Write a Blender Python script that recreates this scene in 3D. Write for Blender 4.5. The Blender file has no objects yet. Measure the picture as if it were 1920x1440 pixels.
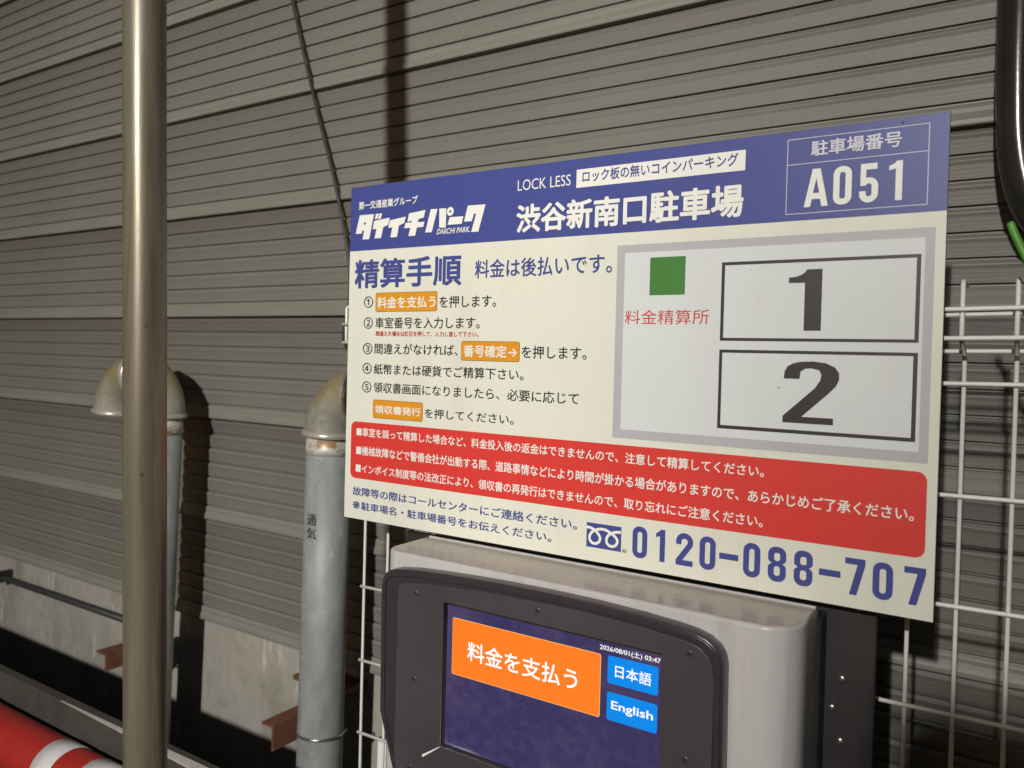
import bpy, bmesh, math, random
from mathutils import Vector, Matrix, noise

random.seed(7)
scene = bpy.context.scene
COL = scene.collection

# ---------------------------------------------------------------- camera
# world: X along the wall (right), Y into the wall, Z up, origin = lower left corner of the sign
cam_data = bpy.data.cameras.new('camera')
cam = bpy.data.objects.new('camera', cam_data)
COL.objects.link(cam)
cam_data.sensor_width = 36.0
cam_data.lens = 28.22
cam_data.shift_y = -27.0 / 1920.0
cam_data.clip_start = 0.02
cam_data.clip_end = 200.0
right = Vector((0.8371051, 0.5464282, 0.0259072))
down = Vector((0.0302708, 0.0010165, -0.9995412))
fwd = Vector((-0.5462039, 0.8375053, -0.0156899))
M = Matrix(((right.x, -down.x, -fwd.x), (right.y, -down.y, -fwd.y), (right.z, -down.z, -fwd.z))).to_4x4()
M.translation = Vector((0.876543, -0.885608, 0.250069))
cam.matrix_world = M
cam_data.dof.use_dof = True
cam_data.dof.focus_distance = 1.0
cam_data.dof.aperture_fstop = 6.5
scene.camera = cam

# ---------------------------------------------------------------- night sky, lamp light, exposure
world = bpy.data.worlds.new('World')
scene.world = world
world.use_nodes = True
wn = world.node_tree
bg = wn.nodes['Background']
sky = wn.nodes.new('ShaderNodeTexSky')
sky.sky_type = 'NISHITA'
sky.sun_disc = False
sky.sun_elevation = math.radians(6)
sky.sun_rotation = math.radians(180)
tint = wn.nodes.new('ShaderNodeMix'); tint.data_type = 'RGBA'; tint.blend_type = 'MULTIPLY'
tint.inputs[0].default_value = 1.0
wn.links.new(sky.outputs[0], tint.inputs[6])
tint.inputs[7].default_value = (1.0, 0.90, 0.90, 1)
wn.links.new(tint.outputs[2], bg.inputs[0])
bg.inputs[1].default_value = 0.024

sun_d = bpy.data.lights.new('moon_sun', 'SUN')
sun_d.energy = 0.02
sun_d.angle = math.radians(0.5)
sun_d.color = (1.0, 0.95, 0.88)
sun = bpy.data.objects.new('moon_sun', sun_d)
COL.objects.link(sun)
LAMP_POS = Vector((1.05, -3.50, 1.50))
AIM = Vector((0.0, 0.2, 0.15))
sun.rotation_euler = (AIM - LAMP_POS).to_track_quat('-Z', 'Y').to_euler()
LAMP_POWER = 160.0
LAMP_COLOR = (1.0, 0.975, 0.925)

scene.view_settings.view_transform = 'Standard'
scene.view_settings.look = 'None'
scene.view_settings.exposure = 0.0
scene.view_settings.gamma = 1.0
scene.view_settings.use_curve_mapping = False
GROUND = -1.25

# ---------------------------------------------------------------- materials
def mat(name, color, rough=0.6, metal=0.0, var=0.0, vscale=12.0, bump=0.0, bscale=60.0, stretch=(1, 1, 1),
        color2=None, rvar=0.0, spec=0.5, emit=None, estr=0.0, coat=0.0):
    m = bpy.data.materials.new(name)
    m.use_nodes = True
    nt = m.node_tree
    b = nt.nodes['Principled BSDF']
    b.inputs['Roughness'].default_value = rough
    b.inputs['Metallic'].default_value = metal
    b.inputs['Specular IOR Level'].default_value = spec
    b.inputs['Coat Weight'].default_value = coat
    b.inputs['Base Color'].default_value = (*color, 1)
    tc = nt.nodes.new('ShaderNodeTexCoord')
    mp = nt.nodes.new('ShaderNodeMapping')
    mp.inputs['Scale'].default_value = stretch
    nt.links.new(tc.outputs['Object'], mp.inputs[0])
    if var or color2:
        n = nt.nodes.new('ShaderNodeTexNoise')
        n.inputs['Scale'].default_value = vscale
        n.inputs['Detail'].default_value = 6
        n.inputs['Roughness'].default_value = 0.62
        nt.links.new(mp.outputs[0], n.inputs['Vector'])
        r = nt.nodes.new('ShaderNodeValToRGB')
        r.color_ramp.elements[0].position = 0.32
        r.color_ramp.elements[1].position = 0.68
        c2 = color2 or tuple(c * (1 - var) for c in color)
        c1 = color if color2 else tuple(min(1, c * (1 + var)) for c in color)
        r.color_ramp.elements[0].color = (*c2, 1)
        r.color_ramp.elements[1].color = (*c1, 1)
        nt.links.new(n.outputs['Fac'], r.inputs[0])
        nt.links.new(r.outputs[0], b.inputs['Base Color'])
        if rvar:
            mr = nt.nodes.new('ShaderNodeMapRange')
            mr.inputs[3].default_value = rough - rvar
            mr.inputs[4].default_value = rough + rvar
            nt.links.new(n.outputs['Fac'], mr.inputs[0])
            nt.links.new(mr.outputs[0], b.inputs['Roughness'])
    if bump:
        n2 = nt.nodes.new('ShaderNodeTexNoise')
        n2.inputs['Scale'].default_value = bscale
        n2.inputs['Detail'].default_value = 5
        nt.links.new(mp.outputs[0], n2.inputs['Vector'])
        bp = nt.nodes.new('ShaderNodeBump')
        bp.inputs['Strength'].default_value = bump
        bp.inputs['Distance'].default_value = 0.002
        nt.links.new(n2.outputs['Fac'], bp.inputs['Height'])
        nt.links.new(bp.outputs[0], b.inputs['Normal'])
    if emit:
        b.inputs['Emission Color'].default_value = (*emit, 1)
        b.inputs['Emission Strength'].default_value = estr
    return m

def stain_or_sheen(m, color, scale=10.0, lo=0.5, hi=0.62, stretch=(1, 1, 1), axis=None, a0=0.0, a1=1.0, strength=1.0):
    """lay a second colour over the material where noise (optionally times a ramp along an object axis) is high"""
    nt = m.node_tree
    b = nt.nodes['Principled BSDF']
    tc = nt.nodes.new('ShaderNodeTexCoord')
    mp = nt.nodes.new('ShaderNodeMapping'); mp.inputs['Scale'].default_value = stretch
    nt.links.new(tc.outputs['Object'], mp.inputs[0])
    n = nt.nodes.new('ShaderNodeTexNoise'); n.inputs['Scale'].default_value = scale
    n.inputs['Detail'].default_value = 7; n.inputs['Roughness'].default_value = 0.65
    nt.links.new(mp.outputs[0], n.inputs['Vector'])
    src = n.outputs['Fac']
    mr = nt.nodes.new('ShaderNodeMapRange')
    mr.inputs[1].default_value = lo; mr.inputs[2].default_value = hi
    mr.inputs[4].default_value = strength
    if axis is not None:
        sp = nt.nodes.new('ShaderNodeSeparateXYZ'); nt.links.new(tc.outputs['Object'], sp.inputs[0])
        ar = nt.nodes.new('ShaderNodeMapRange')
        ar.inputs[1].default_value = a0; ar.inputs[2].default_value = a1
        ar.inputs[3].default_value = -0.35; ar.inputs[4].default_value = 0.2
        nt.links.new(sp.outputs[axis], ar.inputs[0])
        ad = nt.nodes.new('ShaderNodeMath'); ad.operation = 'ADD'
        nt.links.new(src, ad.inputs[0]); nt.links.new(ar.outputs[0], ad.inputs[1])
        src = ad.outputs[0]
    nt.links.new(src, mr.inputs[0])
    mx = nt.nodes.new('ShaderNodeMix'); mx.data_type = 'RGBA'
    bc = b.inputs['Base Color']
    if bc.is_linked:
        nt.links.new(bc.links[0].from_socket, mx.inputs[6])
    else:
        mx.inputs[6].default_value = bc.default_value
    mx.inputs[7].default_value = (*color, 1)
    nt.links.new(mr.outputs[0], mx.inputs[0])
    nt.links.new(mx.outputs[2], bc)
    return m

M_rib = mat('wall_rib_paint', (0.212, 0.206, 0.178), 0.48, var=0.06, vscale=5.0, stretch=(0.25, 1, 9), bump=0.25, bscale=40, rvar=0.08)
stain_or_sheen(M_rib, (0.15, 0.135, 0.115), 2.2, 0.45, 0.75, (1.0, 1, 1.0), strength=0.35)
stain_or_sheen(M_rib, (0.25, 0.245, 0.215), 26.0, 0.60, 0.68, (1, 1, 1), strength=0.4)
def weathered(m, top_tone):
    """mixes in a darker tone towards the top rib of each panel (amount set per rib by the object colour)"""
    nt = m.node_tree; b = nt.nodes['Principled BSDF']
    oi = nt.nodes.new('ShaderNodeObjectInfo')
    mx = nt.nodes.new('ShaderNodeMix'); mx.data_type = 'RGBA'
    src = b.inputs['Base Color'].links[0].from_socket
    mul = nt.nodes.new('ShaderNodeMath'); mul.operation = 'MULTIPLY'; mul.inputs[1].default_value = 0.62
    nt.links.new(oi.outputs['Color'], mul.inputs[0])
    nt.links.new(mul.outputs[0], mx.inputs[0]); nt.links.new(src, mx.inputs[6]); mx.inputs[7].default_value = (*top_tone, 1)
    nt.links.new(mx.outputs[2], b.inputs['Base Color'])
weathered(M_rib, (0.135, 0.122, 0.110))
M_hem = mat('wall_hem_paint', (0.245, 0.238, 0.205), 0.45, var=0.10, vscale=6.0, stretch=(0.4, 1, 6), rvar=0.08)  # lighter tone for the bottom rib of each panel
M_panel = mat('wall_panel_paint', (0.08, 0.073, 0.06), 0.6, var=0.15, vscale=8, stretch=(0.4, 1, 4))
M_concrete = mat('foundation_concrete', (0.39, 0.36, 0.315), 0.85, var=0.10, vscale=9, bump=0.6, bscale=45, stretch=(1, 1, 0.8))
stain_or_sheen(M_concrete, (0.20, 0.18, 0.135), 7.0, 0.48, 0.70, (1, 1, 0.8), strength=0.7)
stain_or_sheen(M_concrete, (0.26, 0.235, 0.18), 34.0, 0.55, 0.68, (1, 1, 0.55), strength=0.5)
stain_or_sheen(M_concrete, (0.62, 0.59, 0.52), 15.0, 0.60, 0.66, (1.6, 1, 0.38), strength=0.75)
M_asphalt = mat('asphalt', (0.045, 0.043, 0.04), 0.9, var=0.3, vscale=60, bump=0.8, bscale=220)
M_galv = mat('galvanised_pipe', (0.31, 0.325, 0.32), 0.55, 0.12, var=0.16, vscale=30, bump=0.25, bscale=35, stretch=(1, 1, 0.5), rvar=0.1)
stain_or_sheen(M_galv, (0.50, 0.50, 0.47), 55.0, 0.60, 0.70, strength=0.7)
M_thread = mat('pipe_thread_paint', (0.62, 0.60, 0.53), 0.45, 0.2, var=0.12, vscale=20)
stain_or_sheen(M_thread, (0.30, 0.13, 0.035), 24.0, 0.50, 0.60, (1, 1, 2.5), strength=0.9)
M_elbow = mat('elbow_metal', (0.36, 0.35, 0.30), 0.38, 0.25, var=0.22, vscale=14, bump=0.3, bscale=30, rvar=0.1)
stain_or_sheen(M_elbow, (0.34, 0.265, 0.12), 11.0, 0.30, 0.55, axis=2, a0=0.10, a1=0.20, strength=0.85)
stain_or_sheen(M_elbow, (0.55, 0.53, 0.47), 30.0, 0.58, 0.68, strength=0.5)
M_collar = mat('elbow_rim_metal', (0.55, 0.53, 0.46), 0.3, 0.45, var=0.2, vscale=30)
M_pole = mat('weathered_steel_pole', (0.165, 0.145, 0.105), 0.35, 0.30, var=0.18, vscale=14, bump=0.06, bscale=160, stretch=(4, 4, 0.25), rvar=0.09, spec=0.4)
stain_or_sheen(M_pole, (0.27, 0.26, 0.235), 26.0, 0.56, 0.66, (3, 3, 0.05), strength=0.5)
stain_or_sheen(M_pole, (0.11, 0.072, 0.035), 10.0, 0.52, 0.66, (3, 3, 0.2), strength=0.6)
stain_or_sheen(M_pole, (0.07, 0.045, 0.025), 34.0, 0.685, 0.70, (1.4, 1.4, 0.5), strength=0.9)
stain_or_sheen(M_pole, (0.50, 0.48, 0.42), 60.0, 0.725, 0.735, (1.4, 1.4, 0.6), strength=0.9)
M_rust = mat('red_oxide_steel', (0.17, 0.066, 0.036), 0.7, var=0.22, vscale=25, bump=0.5, bscale=60)
M_black = mat('black_plastic', (0.018, 0.018, 0.019), 0.35, var=0.15, vscale=20)
M_hose = mat('black_hose', (0.030, 0.028, 0.026), 0.18, var=0.2, vscale=15, bump=0.2, bscale=20)
M_cable = mat('dark_cable', (0.04, 0.042, 0.04), 0.45, var=0.2, vscale=40)
M_wire = mat('white_coated_wire', (0.84, 0.82, 0.77), 0.38, var=0.05, vscale=60, bump=0.15, bscale=120)
M_chrome = mat('ubolt_steel', (0.55, 0.54, 0.50), 0.25, 0.9, var=0.1, vscale=60)
M_board = mat('guard_board', (0.055, 0.048, 0.042), 0.8, var=0.2, vscale=16, bump=0.4, bscale=80)
M_edge_hl = mat('board_edge_highlight', (0.40, 0.37, 0.34), 0.7, var=0.2, vscale=30, bump=0.3, bscale=60)  # highlight on the board's lit top edge, put into a pale colour
M_red = mat('red_barrier_vinyl', (0.36, 0.024, 0.018), 0.4, var=0.10, vscale=25, stretch=(0.5, 1, 1))
stain_or_sheen(M_red, (0.22, 0.03, 0.02), 18.0, 0.60, 0.72, (0.4, 1, 1), strength=0.5)
M_band = mat('reflective_band', (0.62, 0.60, 0.60), 0.35, var=0.05, vscale=80)
M_leaf = mat('green_stem', (0.12, 0.38, 0.05), 0.45, var=0.15, vscale=60)
M_board_edge = mat('sign_board_edge', (0.12, 0.11, 0.10), 0.5, 0.2)
def prt(name, c, r=0.42, var=0.025):
    return mat(name, c, r, var=var, vscale=6, spec=0.4)
M_ivory = prt('print_ivory', (0.77, 0.772, 0.66))
stain_or_sheen(M_ivory, (0.66, 0.62, 0.54), 6.0, 0.50, 0.75, (2.5, 1, 0.35), strength=0.5)
stain_or_sheen(M_ivory, (0.35, 0.31, 0.26), 160.0, 0.74, 0.78, strength=0.7)
M_navy = prt('print_blue', (0.058, 0.076, 0.285))
stain_or_sheen(M_navy, (0.095, 0.10, 0.32), 5.0, 0.5, 0.8, (2.5, 1, 0.4), strength=0.6)
M_white = prt('print_white', (0.86, 0.86, 0.80))
M_lilac = prt('print_lilac', (0.70, 0.68, 0.78))
M_red_p = prt('print_red', (0.70, 0.050, 0.040))
stain_or_sheen(M_red_p, (0.62, 0.055, 0.045), 5.0, 0.5, 0.8, (3, 1, 0.3), strength=0.7)
M_redink = prt('print_red_ink', (0.56, 0.05, 0.04))
M_ink = prt('print_dark_ink', (0.036, 0.034, 0.037))
M_orange = prt('print_orange', (0.74, 0.31, 0.018))
M_brown = prt('print_brown', (0.28, 0.12, 0.02))
M_green = prt('print_green', (0.058, 0.22, 0.042))
M_mapframe = prt('print_map_grey', (0.48, 0.475, 0.50))
M_mapwhite = prt('print_map_white', (0.70, 0.735, 0.73))
stain_or_sheen(M_mapwhite, (0.66, 0.66, 0.65), 5.0, 0.5, 0.75, (3, 1, 0.3), strength=0.6)
M_cover = mat('machine_cover_plastic', (0.50, 0.485, 0.475), 0.34, var=0.05, vscale=7, stretch=(3, 1, 0.3), rvar=0.05)
stain_or_sheen(M_cover, (0.34, 0.325, 0.32), 7.0, 0.50, 0.66, (4, 3, 0.12), strength=0.55)
M_top = mat('machine_top_dusty', (0.35, 0.315, 0.28), 0.26, var=0.10, vscale=12, rvar=0.08, bump=0.05, bscale=90, coat=0.15)
stain_or_sheen(M_top, (0.21, 0.17, 0.13), 60.0, 0.58, 0.66, (1, 1.3, 1), strength=0.65)
stain_or_sheen(M_top, (0.47, 0.40, 0.32), 9.0, 0.50, 0.70, (1, 1, 1), strength=0.5)
M_bezel = mat('bezel_plastic', (0.040, 0.034, 0.040), 0.28, var=0.08, vscale=30, bump=0.06, bscale=300)
M_face = mat('face_plate_plastic', (0.062, 0.055, 0.060), 0.38, var=0.16, vscale=6, bump=0.10, bscale=400)
M_screw = mat('black_screw', (0.050, 0.046, 0.048), 0.4)
M_glass = mat('screen_glass', (0.012, 0.010, 0.018), 0.10, var=0.0, emit=(0.070, 0.055, 0.205), estr=0.46)
stain_or_sheen(M_glass, (0.060, 0.048, 0.062), 70.0, 0.45, 0.70, (1, 1, 1.3), strength=0.6)  # mottled screen reflection put into the glass colour
stain_or_sheen(M_glass, (0.085, 0.065, 0.070), 4.0, 0.46, 0.62, (1.2, 1, 1), strength=0.6)  # broader blotches of the same painted reflection
M_s_orange = mat('screen_orange', (0.02, 0.01, 0.005), 0.12, emit=(1.0, 0.215, 0.016), estr=0.98)
M_s_edge = mat('screen_orange_edge', (0.02, 0.01, 0.005), 0.12, emit=(1.0, 0.55, 0.2), estr=1.0)
M_s_blue = mat('screen_blue', (0.005, 0.01, 0.02), 0.12, emit=(0.0, 0.262, 0.87), estr=0.95)
M_s_white = mat('screen_white', (0.02, 0.02, 0.02), 0.12, emit=(1.0, 1.0, 0.97), estr=1.05)
M_plate = mat('dark_grey_mounting_steel', (0.022, 0.020, 0.021), 0.55, 0.0, var=0.25, vscale=10)
M_glint = mat('painted_glint', (0.85, 0.83, 0.80), 0.25, 0.1)  # reflected glint given as a near-white colour
M_text_black = mat('stencil_ink', (0.03, 0.03, 0.03), 0.6)
M_van = mat('van_paint', (0.7, 0.7, 0.7), 0.3, var=0.02, coat=0.5)
M_vglass = mat('van_glass', (0.01, 0.01, 0.012), 0.08)
M_tyre = mat('tyre_rubber', (0.02, 0.02, 0.02), 0.8)

# ---------------------------------------------------------------- helpers
def tag(o, label=None, category=None, group=None, kind=None):
    if label: o['label'] = label
    if category: o['category'] = category
    if group: o['group'] = group
    if kind: o['kind'] = kind
    return o

def thing(name, loc, label, category, group=None, rot=(0, 0, 0)):
    o = bpy.data.objects.new(name, None)
    COL.objects.link(o)
    o.empty_display_size = 0.05
    o.location = loc
    o.rotation_euler = rot
    return tag(o, label, category, group)

def mesh_obj(name, me, material, parent=None, smooth=False, local=False):
    if isinstance(me, bmesh.types.BMesh):
        bm = me
        me = bpy.data.meshes.new(name)
        bmesh.ops.recalc_face_normals(bm, faces=bm.faces)
        bm.to_mesh(me); bm.free()
    if material is not None:
        me.materials.clear(); me.materials.append(material)
    if smooth:
        me.shade_smooth()
    o = bpy.data.objects.new(name, me)
    COL.objects.link(o)
    if parent is not None:
        o.parent = parent
        if not local:
            o.matrix_parent_inverse = wmat(parent).inverted()
    return o

def wmat(o):
    m = Matrix.LocRotScale(o.location, o.rotation_euler, o.scale)
    return m if o.parent is None else wmat(o.parent) @ o.matrix_parent_inverse @ m

def raw(name, verts, faces):
    me = bpy.data.meshes.new(name)
    me.from_pydata([tuple(v) for v in verts], [], faces)
    me.update()
    return me

def box_bm(x0, x1, y0, y1, z0, z1, bevel=0.0, seg=2, bm=None):
    b = bmesh.new()
    bmesh.ops.create_cube(b, size=1)
    for v in b.verts:
        v.co = Vector(((x0 + x1) / 2 + v.co.x * (x1 - x0), (y0 + y1) / 2 + v.co.y * (y1 - y0), (z0 + z1) / 2 + v.co.z * (z1 - z0)))
    if bevel:
        bmesh.ops.bevel(b, geom=list(b.edges), offset=bevel, segments=seg, affect='EDGES', profile=0.5)
    if bm is None:
        return b
    tmp = bpy.data.meshes.new('t'); b.to_mesh(tmp); b.free(); bm.from_mesh(tmp); bpy.data.meshes.remove(tmp)
    return bm

def tube_bm(path, radius, segs=24, caps=True, bm=None):
    bm = bm or bmesh.new()
    path = [Vector(p) for p in path]
    n = len(path)
    rad = radius if isinstance(radius, (list, tuple)) else [radius] * n
    t0 = (path[1] - path[0]).normalized()
    up = Vector((0, 1, 0)) if abs(t0.y) < 0.8 else Vector((0, 0, 1))
    u = t0.cross(up).normalized()
    rings = []
    for i, p in enumerate(path):
        if i == 0: t = path[1] - path[0]
        elif i == n - 1: t = path[-1] - path[-2]
        else: t = (path[i + 1] - path[i]).normalized() + (path[i] - path[i - 1]).normalized()
        t.normalize()
        u = (u - t * u.dot(t)).normalized()
        w = t.cross(u)
        rings.append([bm.verts.new(p + (u * math.cos(a) + w * math.sin(a)) * rad[i]) for a in [2 * math.pi * k / segs for k in range(segs)]])
    for a, b in zip(rings[:-1], rings[1:]):
        for k in range(segs):
            bm.faces.new((a[k], a[(k + 1) % segs], b[(k + 1) % segs], b[k]))
    if caps:
        bm.faces.new(rings[0][::-1]); bm.faces.new(rings[-1])
    return bm

def fill2d(loops, y=0.0, thick=0.0, bevel=0.0, name='shape'):
    """filled XZ shape (even-odd holes) at depth y; with thick the shape runs from y to y+thick"""
    c = bpy.data.curves.new(name, 'CURVE')
    c.dimensions = '2D'; c.fill_mode = 'BOTH'
    c.extrude = thick / 2; c.bevel_depth = bevel; c.bevel_resolution = 2
    if bevel: c.offset = -bevel
    for lp in loops:
        s = c.splines.new('POLY')
        s.points.add(len(lp) - 1)
        for q, (px, pz) in zip(s.points, lp):
            q.co = (px, pz, 0, 1)
        s.use_cyclic_u = True
    o = bpy.data.objects.new(name, c)
    COL.objects.link(o)
    bpy.context.view_layer.update()
    me = bpy.data.meshes.new_from_object(o.evaluated_get(bpy.context.evaluated_depsgraph_get()))
    bpy.data.objects.remove(o); bpy.data.curves.remove(c)
    for v in me.vertices:
        a, b, d = v.co
        v.co = (a, y + (thick / 2 + bevel if thick else 0) - d, b)
    me.update()
    return me

FONT_CACHE = {}
def text_mesh(body, x0, z1, x1, z0, y, offset=0.0, shear=0.0, spacing=1.0, name='lettering'):
    """lettering whose inked box is exactly x0..x1, z0..z1 on the plane at depth y"""
    c = bpy.data.curves.new(name, 'FONT')
    c.body = body; c.size = 1.0; c.shear = shear; c.space_character = spacing
    c.resolution_u = 3; c.fill_mode = 'FRONT'
    o = bpy.data.objects.new(name, c)
    COL.objects.link(o)
    bpy.context.view_layer.update()
    me = bpy.data.meshes.new_from_object(o.evaluated_get(bpy.context.evaluated_depsgraph_get()))
    bpy.data.objects.remove(o); bpy.data.curves.remove(c)
    xs = [v.co.x for v in me.vertices]; ys = [v.co.y for v in me.vertices]
    ax, bx, ay, by = min(xs), max(xs), min(ys), max(ys)
    kx, kz = (x1 - x0) / (bx - ax + 2 * offset), (z1 - z0) / (by - ay + 2 * offset)
    base = [((v.co.x - ax + offset) * kx + x0, (v.co.y - ay + offset) * kz + z0) for v in me.vertices]
    if offset <= 0:
        for v, (a, b) in zip(me.vertices, base):
            v.co = (a, y, b)
        me.update()
        return me
    # heavier weight: the glyph printed ten times round a small circle, each pass a hair in front of the last
    polys = [tuple(p.vertices) for p in me.polygons]
    V, F = [], []
    for k in range(10):
        a = 2 * math.pi * k / 10
        dx, dz = offset * kx * math.cos(a), offset * kz * math.sin(a)
        o_ = len(V)
        V += [(p + dx, y - 0.000012 * k, q + dz) for p, q in base]
        F += [tuple(i + o_ for i in f) for f in polys]
    bpy.data.meshes.remove(me)
    return raw(name, V, F)

def rrect(x0, x1, z0, z1, r, n=6):
    pts = []
    for cx, cz, a0 in ((x1 - r, z1 - r, 0), (x0 + r, z1 - r, 90), (x0 + r, z0 + r, 180), (x1 - r, z0 + r, 270)):
        for k in range(n + 1):
            a = math.radians(a0 + 90 * k / n)
            pts.append((cx + r * math.cos(a), cz + r * math.sin(a)))
    return pts

def rect(x0, x1, z0, z1):
    return [(x0, z0), (x1, z0), (x1, z1), (x0, z1)]

def ellipse(cx, cz, rx, rz, n=28):
    return [(cx + rx * math.cos(2 * math.pi * k / n), cz + rz * math.sin(2 * math.pi * k / n)) for k in range(n)]

def ribbon(pts, w):
    """outline of a mitred stroke of width w along pts"""
    L, R_ = [], []
    n = len(pts)
    for i, p in enumerate(pts):
        p = Vector(p)
        d1 = (p - Vector(pts[i - 1])).normalized() if i else None
        d2 = (Vector(pts[i + 1]) - p).normalized() if i < n - 1 else None
        d1 = d1 or d2; d2 = d2 or d1
        t = (d1 + d2).normalized()
        nn = Vector((-t.y, t.x))
        k = 1.0 / max(0.45, nn.dot(Vector((-d1.y, d1.x))))
        L.append(tuple(p + nn * w / 2 * k)); R_.append(tuple(p - nn * w / 2 * k))
    return L + R_[::-1]

def catmull(pts, n=5):
    out = []
    P = [pts[0]] + list(pts) + [pts[-1]]
    for i in range(1, len(P) - 2):
        a, b, c, d = (Vector(q) for q in P[i - 1:i + 3])
        for k in range(n):
            t = k / n
            out.append(tuple(0.5 * ((2 * b) + (c - a) * t + (2 * a - 5 * b + 4 * c - d) * t * t + (3 * b - a - 3 * c + d) * t ** 3)))
    out.append(tuple(pts[-1]))
    return out

def digit_loops(ch, x, z, w, h, s):
    """condensed sans digits built from strokes of width s in a box w by h at x, z"""
    def mv(l): return [(x + a, z + b) for a, b in l]
    r = w / 2
    if ch == '0':
        return [mv(rrect(0, w, 0, h, r * .92, 8)), mv(rrect(s, w - s, s, h - s, (r - s) * .9, 8))]
    if ch == '-':
        return [mv(rect(0, w, 0, h))]
    if ch == '1':
        return [mv([(w - s, 0), (w, 0), (w, h), (w - s * .85, h), (w - s * 1.25, h - s * .45), (0, h - s * .75), (0, h - s * 1.45), (w - s, h - s * 1.25)])]
    if ch == '7':
        return [mv([(0, h), (w, h), (w, h - s), (w * .60, 0), (w * .60 - s * 1.12, 0), (w - s * 1.15, h - s), (0, h - s)])]
    if ch == '2':
        ro = w / 2; ri = ro - s; cz = h - ro
        pts = [(0, h * .64), (0, cz)] + [(ro + ro * math.cos(math.radians(a)), cz + ro * math.sin(math.radians(a))) for a in range(165, -31, -15)]
        pts += [(s * 1.30, s), (w, s), (w, 0), (0, 0), (0, s * .95)]
        pts += [(ro + ri * math.cos(math.radians(a)), cz + ri * math.sin(math.radians(a))) for a in range(-30, 181, 15)]
        pts += [(s, h * .64)]
        return [mv(pts)]
    if ch == '5':
        poly = [(w * .95, h), (s * .08, h), (s * .08, h * .46), (s, h * .46)]
        poly = [(w * .93, h), (s * .15, h), (s * .15, h * .44), (s * 1.02, h * .44)]
        rr = w / 2
        inner = [(w / 2 + (rr - s) * math.cos(math.radians(a)), h * .42 + (rr - s) * math.sin(math.radians(a))) for a in range(165, -1, -20)]
        inner += [(w - s, rr)] + [(w / 2 + (rr - s) * math.cos(math.radians(a)), rr + (rr - s) * math.sin(math.radians(a))) for a in range(-10, -171, -20)]
        inner += [(s, h * .30), (0, h * .30), (0, rr)]
        outer = [(w / 2 + rr * math.cos(math.radians(a)), rr + rr * math.sin(math.radians(a))) for a in range(190, 361, 20)]
        outer += [(w, h * .42)] + [(w / 2 + rr * math.cos(math.radians(a)), h * .42 + rr * math.sin(math.radians(a))) for a in range(10, 111, 20)]
        outer += [(s * 1.02, h * .62), (s * 1.02, h - s), (w * .93, h - s)]
        return [mv(poly + inner + outer)]
    if ch == '8':
        m = h * .52
        o = rrect(0, w, 0, m, r * .9, 8)
        n_ = 8
        top = rrect(w * .02, w * .98, m - .0, h, r * .88, 8)
        # outline: lower body with waist notches, upper body
        pts = []
        a = r * .86
        for cx, cz, a0, a1 in ((w - a, h - a, 90, 0), (w - a, m + a * .55, 0, -55)):
            for k in range(9):
                t = math.radians(a0 + (a1 - a0) * k / 8)
                pts.append((cx + a * math.cos(t), cz + a * math.sin(t) * (1 if a0 == 90 else .62)))
        for cx, cz, a0, a1, f in ((w - a, m - a * .55, 55, 0, .62), (w - a, a, 0, -90, 1)):
            for k in range(9):
                t = math.radians(a0 + (a1 - a0) * k / 8)
                pts.append((cx + a * math.cos(t), cz + a * math.sin(t) * f))
        pts += [(w - p[0], p[1]) for p in reversed(pts)]
        return [mv(pts), mv(rrect(s, w - s, s, m - s * .45, (r - s) * .85, 6)), mv(rrect(s, w - s, m + s * .45, h - s, (r - s) * .85, 6))]
    if ch == 'A':
        return [mv([(0, 0), (w * .335, h), (w * .665, h), (w, 0), (w - s * 1.05, 0), (w - s * 1.3, h * .20), (s * 1.3, h * .20), (s * 1.05, 0)]),
                mv([(w * .37, h * .36), (w * .63, h * .36), (w * .5, h * .76)])]

# ================================================================ SETTING
g = raw('ground', [(-20, -25, GROUND), (25, -25, GROUND), (25, 0.6, GROUND), (-20, 0.6, GROUND)], [(0, 1, 2, 3)])
mesh_obj('ground', g, M_asphalt)['kind'] = 'structure'

# ---- corrugated wall: foundation, panels, seven ribs on each panel
WY = 0.38
wall = thing('building_wall', (-0.5, 0.5, GROUND), 'grey brown corrugated metal wall with horizontal ribs on a concrete foundation behind everything', 'wall')
PH = 0.252; RIBS = 7; RP = PH / RIBS
X0, X1 = -5.0, 2.6
def rib_profile(last):
    p = RP
    d = -0.0035 if last else 0.0
    prof = [(0.0075, 0.0), (0.0010, 0.0002), (0.0008, 0.0020), (0.0000, p * .30), (-0.0010, p * .55), (-0.0026, p - 0.0115), (-0.0024, p - 0.0095), (0.0006, p - 0.0048), (0.0075, p - 0.0038), (0.0075, p)]
    if last:
        prof = [(0.010, 0.0), (-0.0080, 0.0), (-0.0090, 0.0020), (-0.0092, 0.0075), (-0.0064, p * .36), (-0.0030, p * .52), (-0.0036, p - 0.0115), (-0.0026, p - 0.0095), (0.0006, p - 0.0048), (0.0075, p - 0.0038), (0.0075, p)]
    return prof
def rib_mesh(last, seed):
    prof = rib_profile(last)
    n = 160
    verts, faces = [], []
    for i in range(n + 1):
        x = X0 + (X1 - X0) * i / n
        dy = 0.0009 * noise.noise(Vector((x * 1.3, seed * 3.1, 0)))
        dz = 0.0009 * noise.noise(Vector((x * 1.1, 5 + seed, 2)))
        for (yy, zz) in prof:
            verts.append((x, yy + dy, zz + dz))
    k = len(prof)
    for i in range(n):
        for j in range(k - 1):
            a = i * k + j
            faces.append((a, a + k, a + k + 1, a + 1))
    return raw('rib', verts, faces)
rib_meshes = [rib_mesh(False, s) for s in range(3)] + [rib_mesh(True, 9)]
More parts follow.
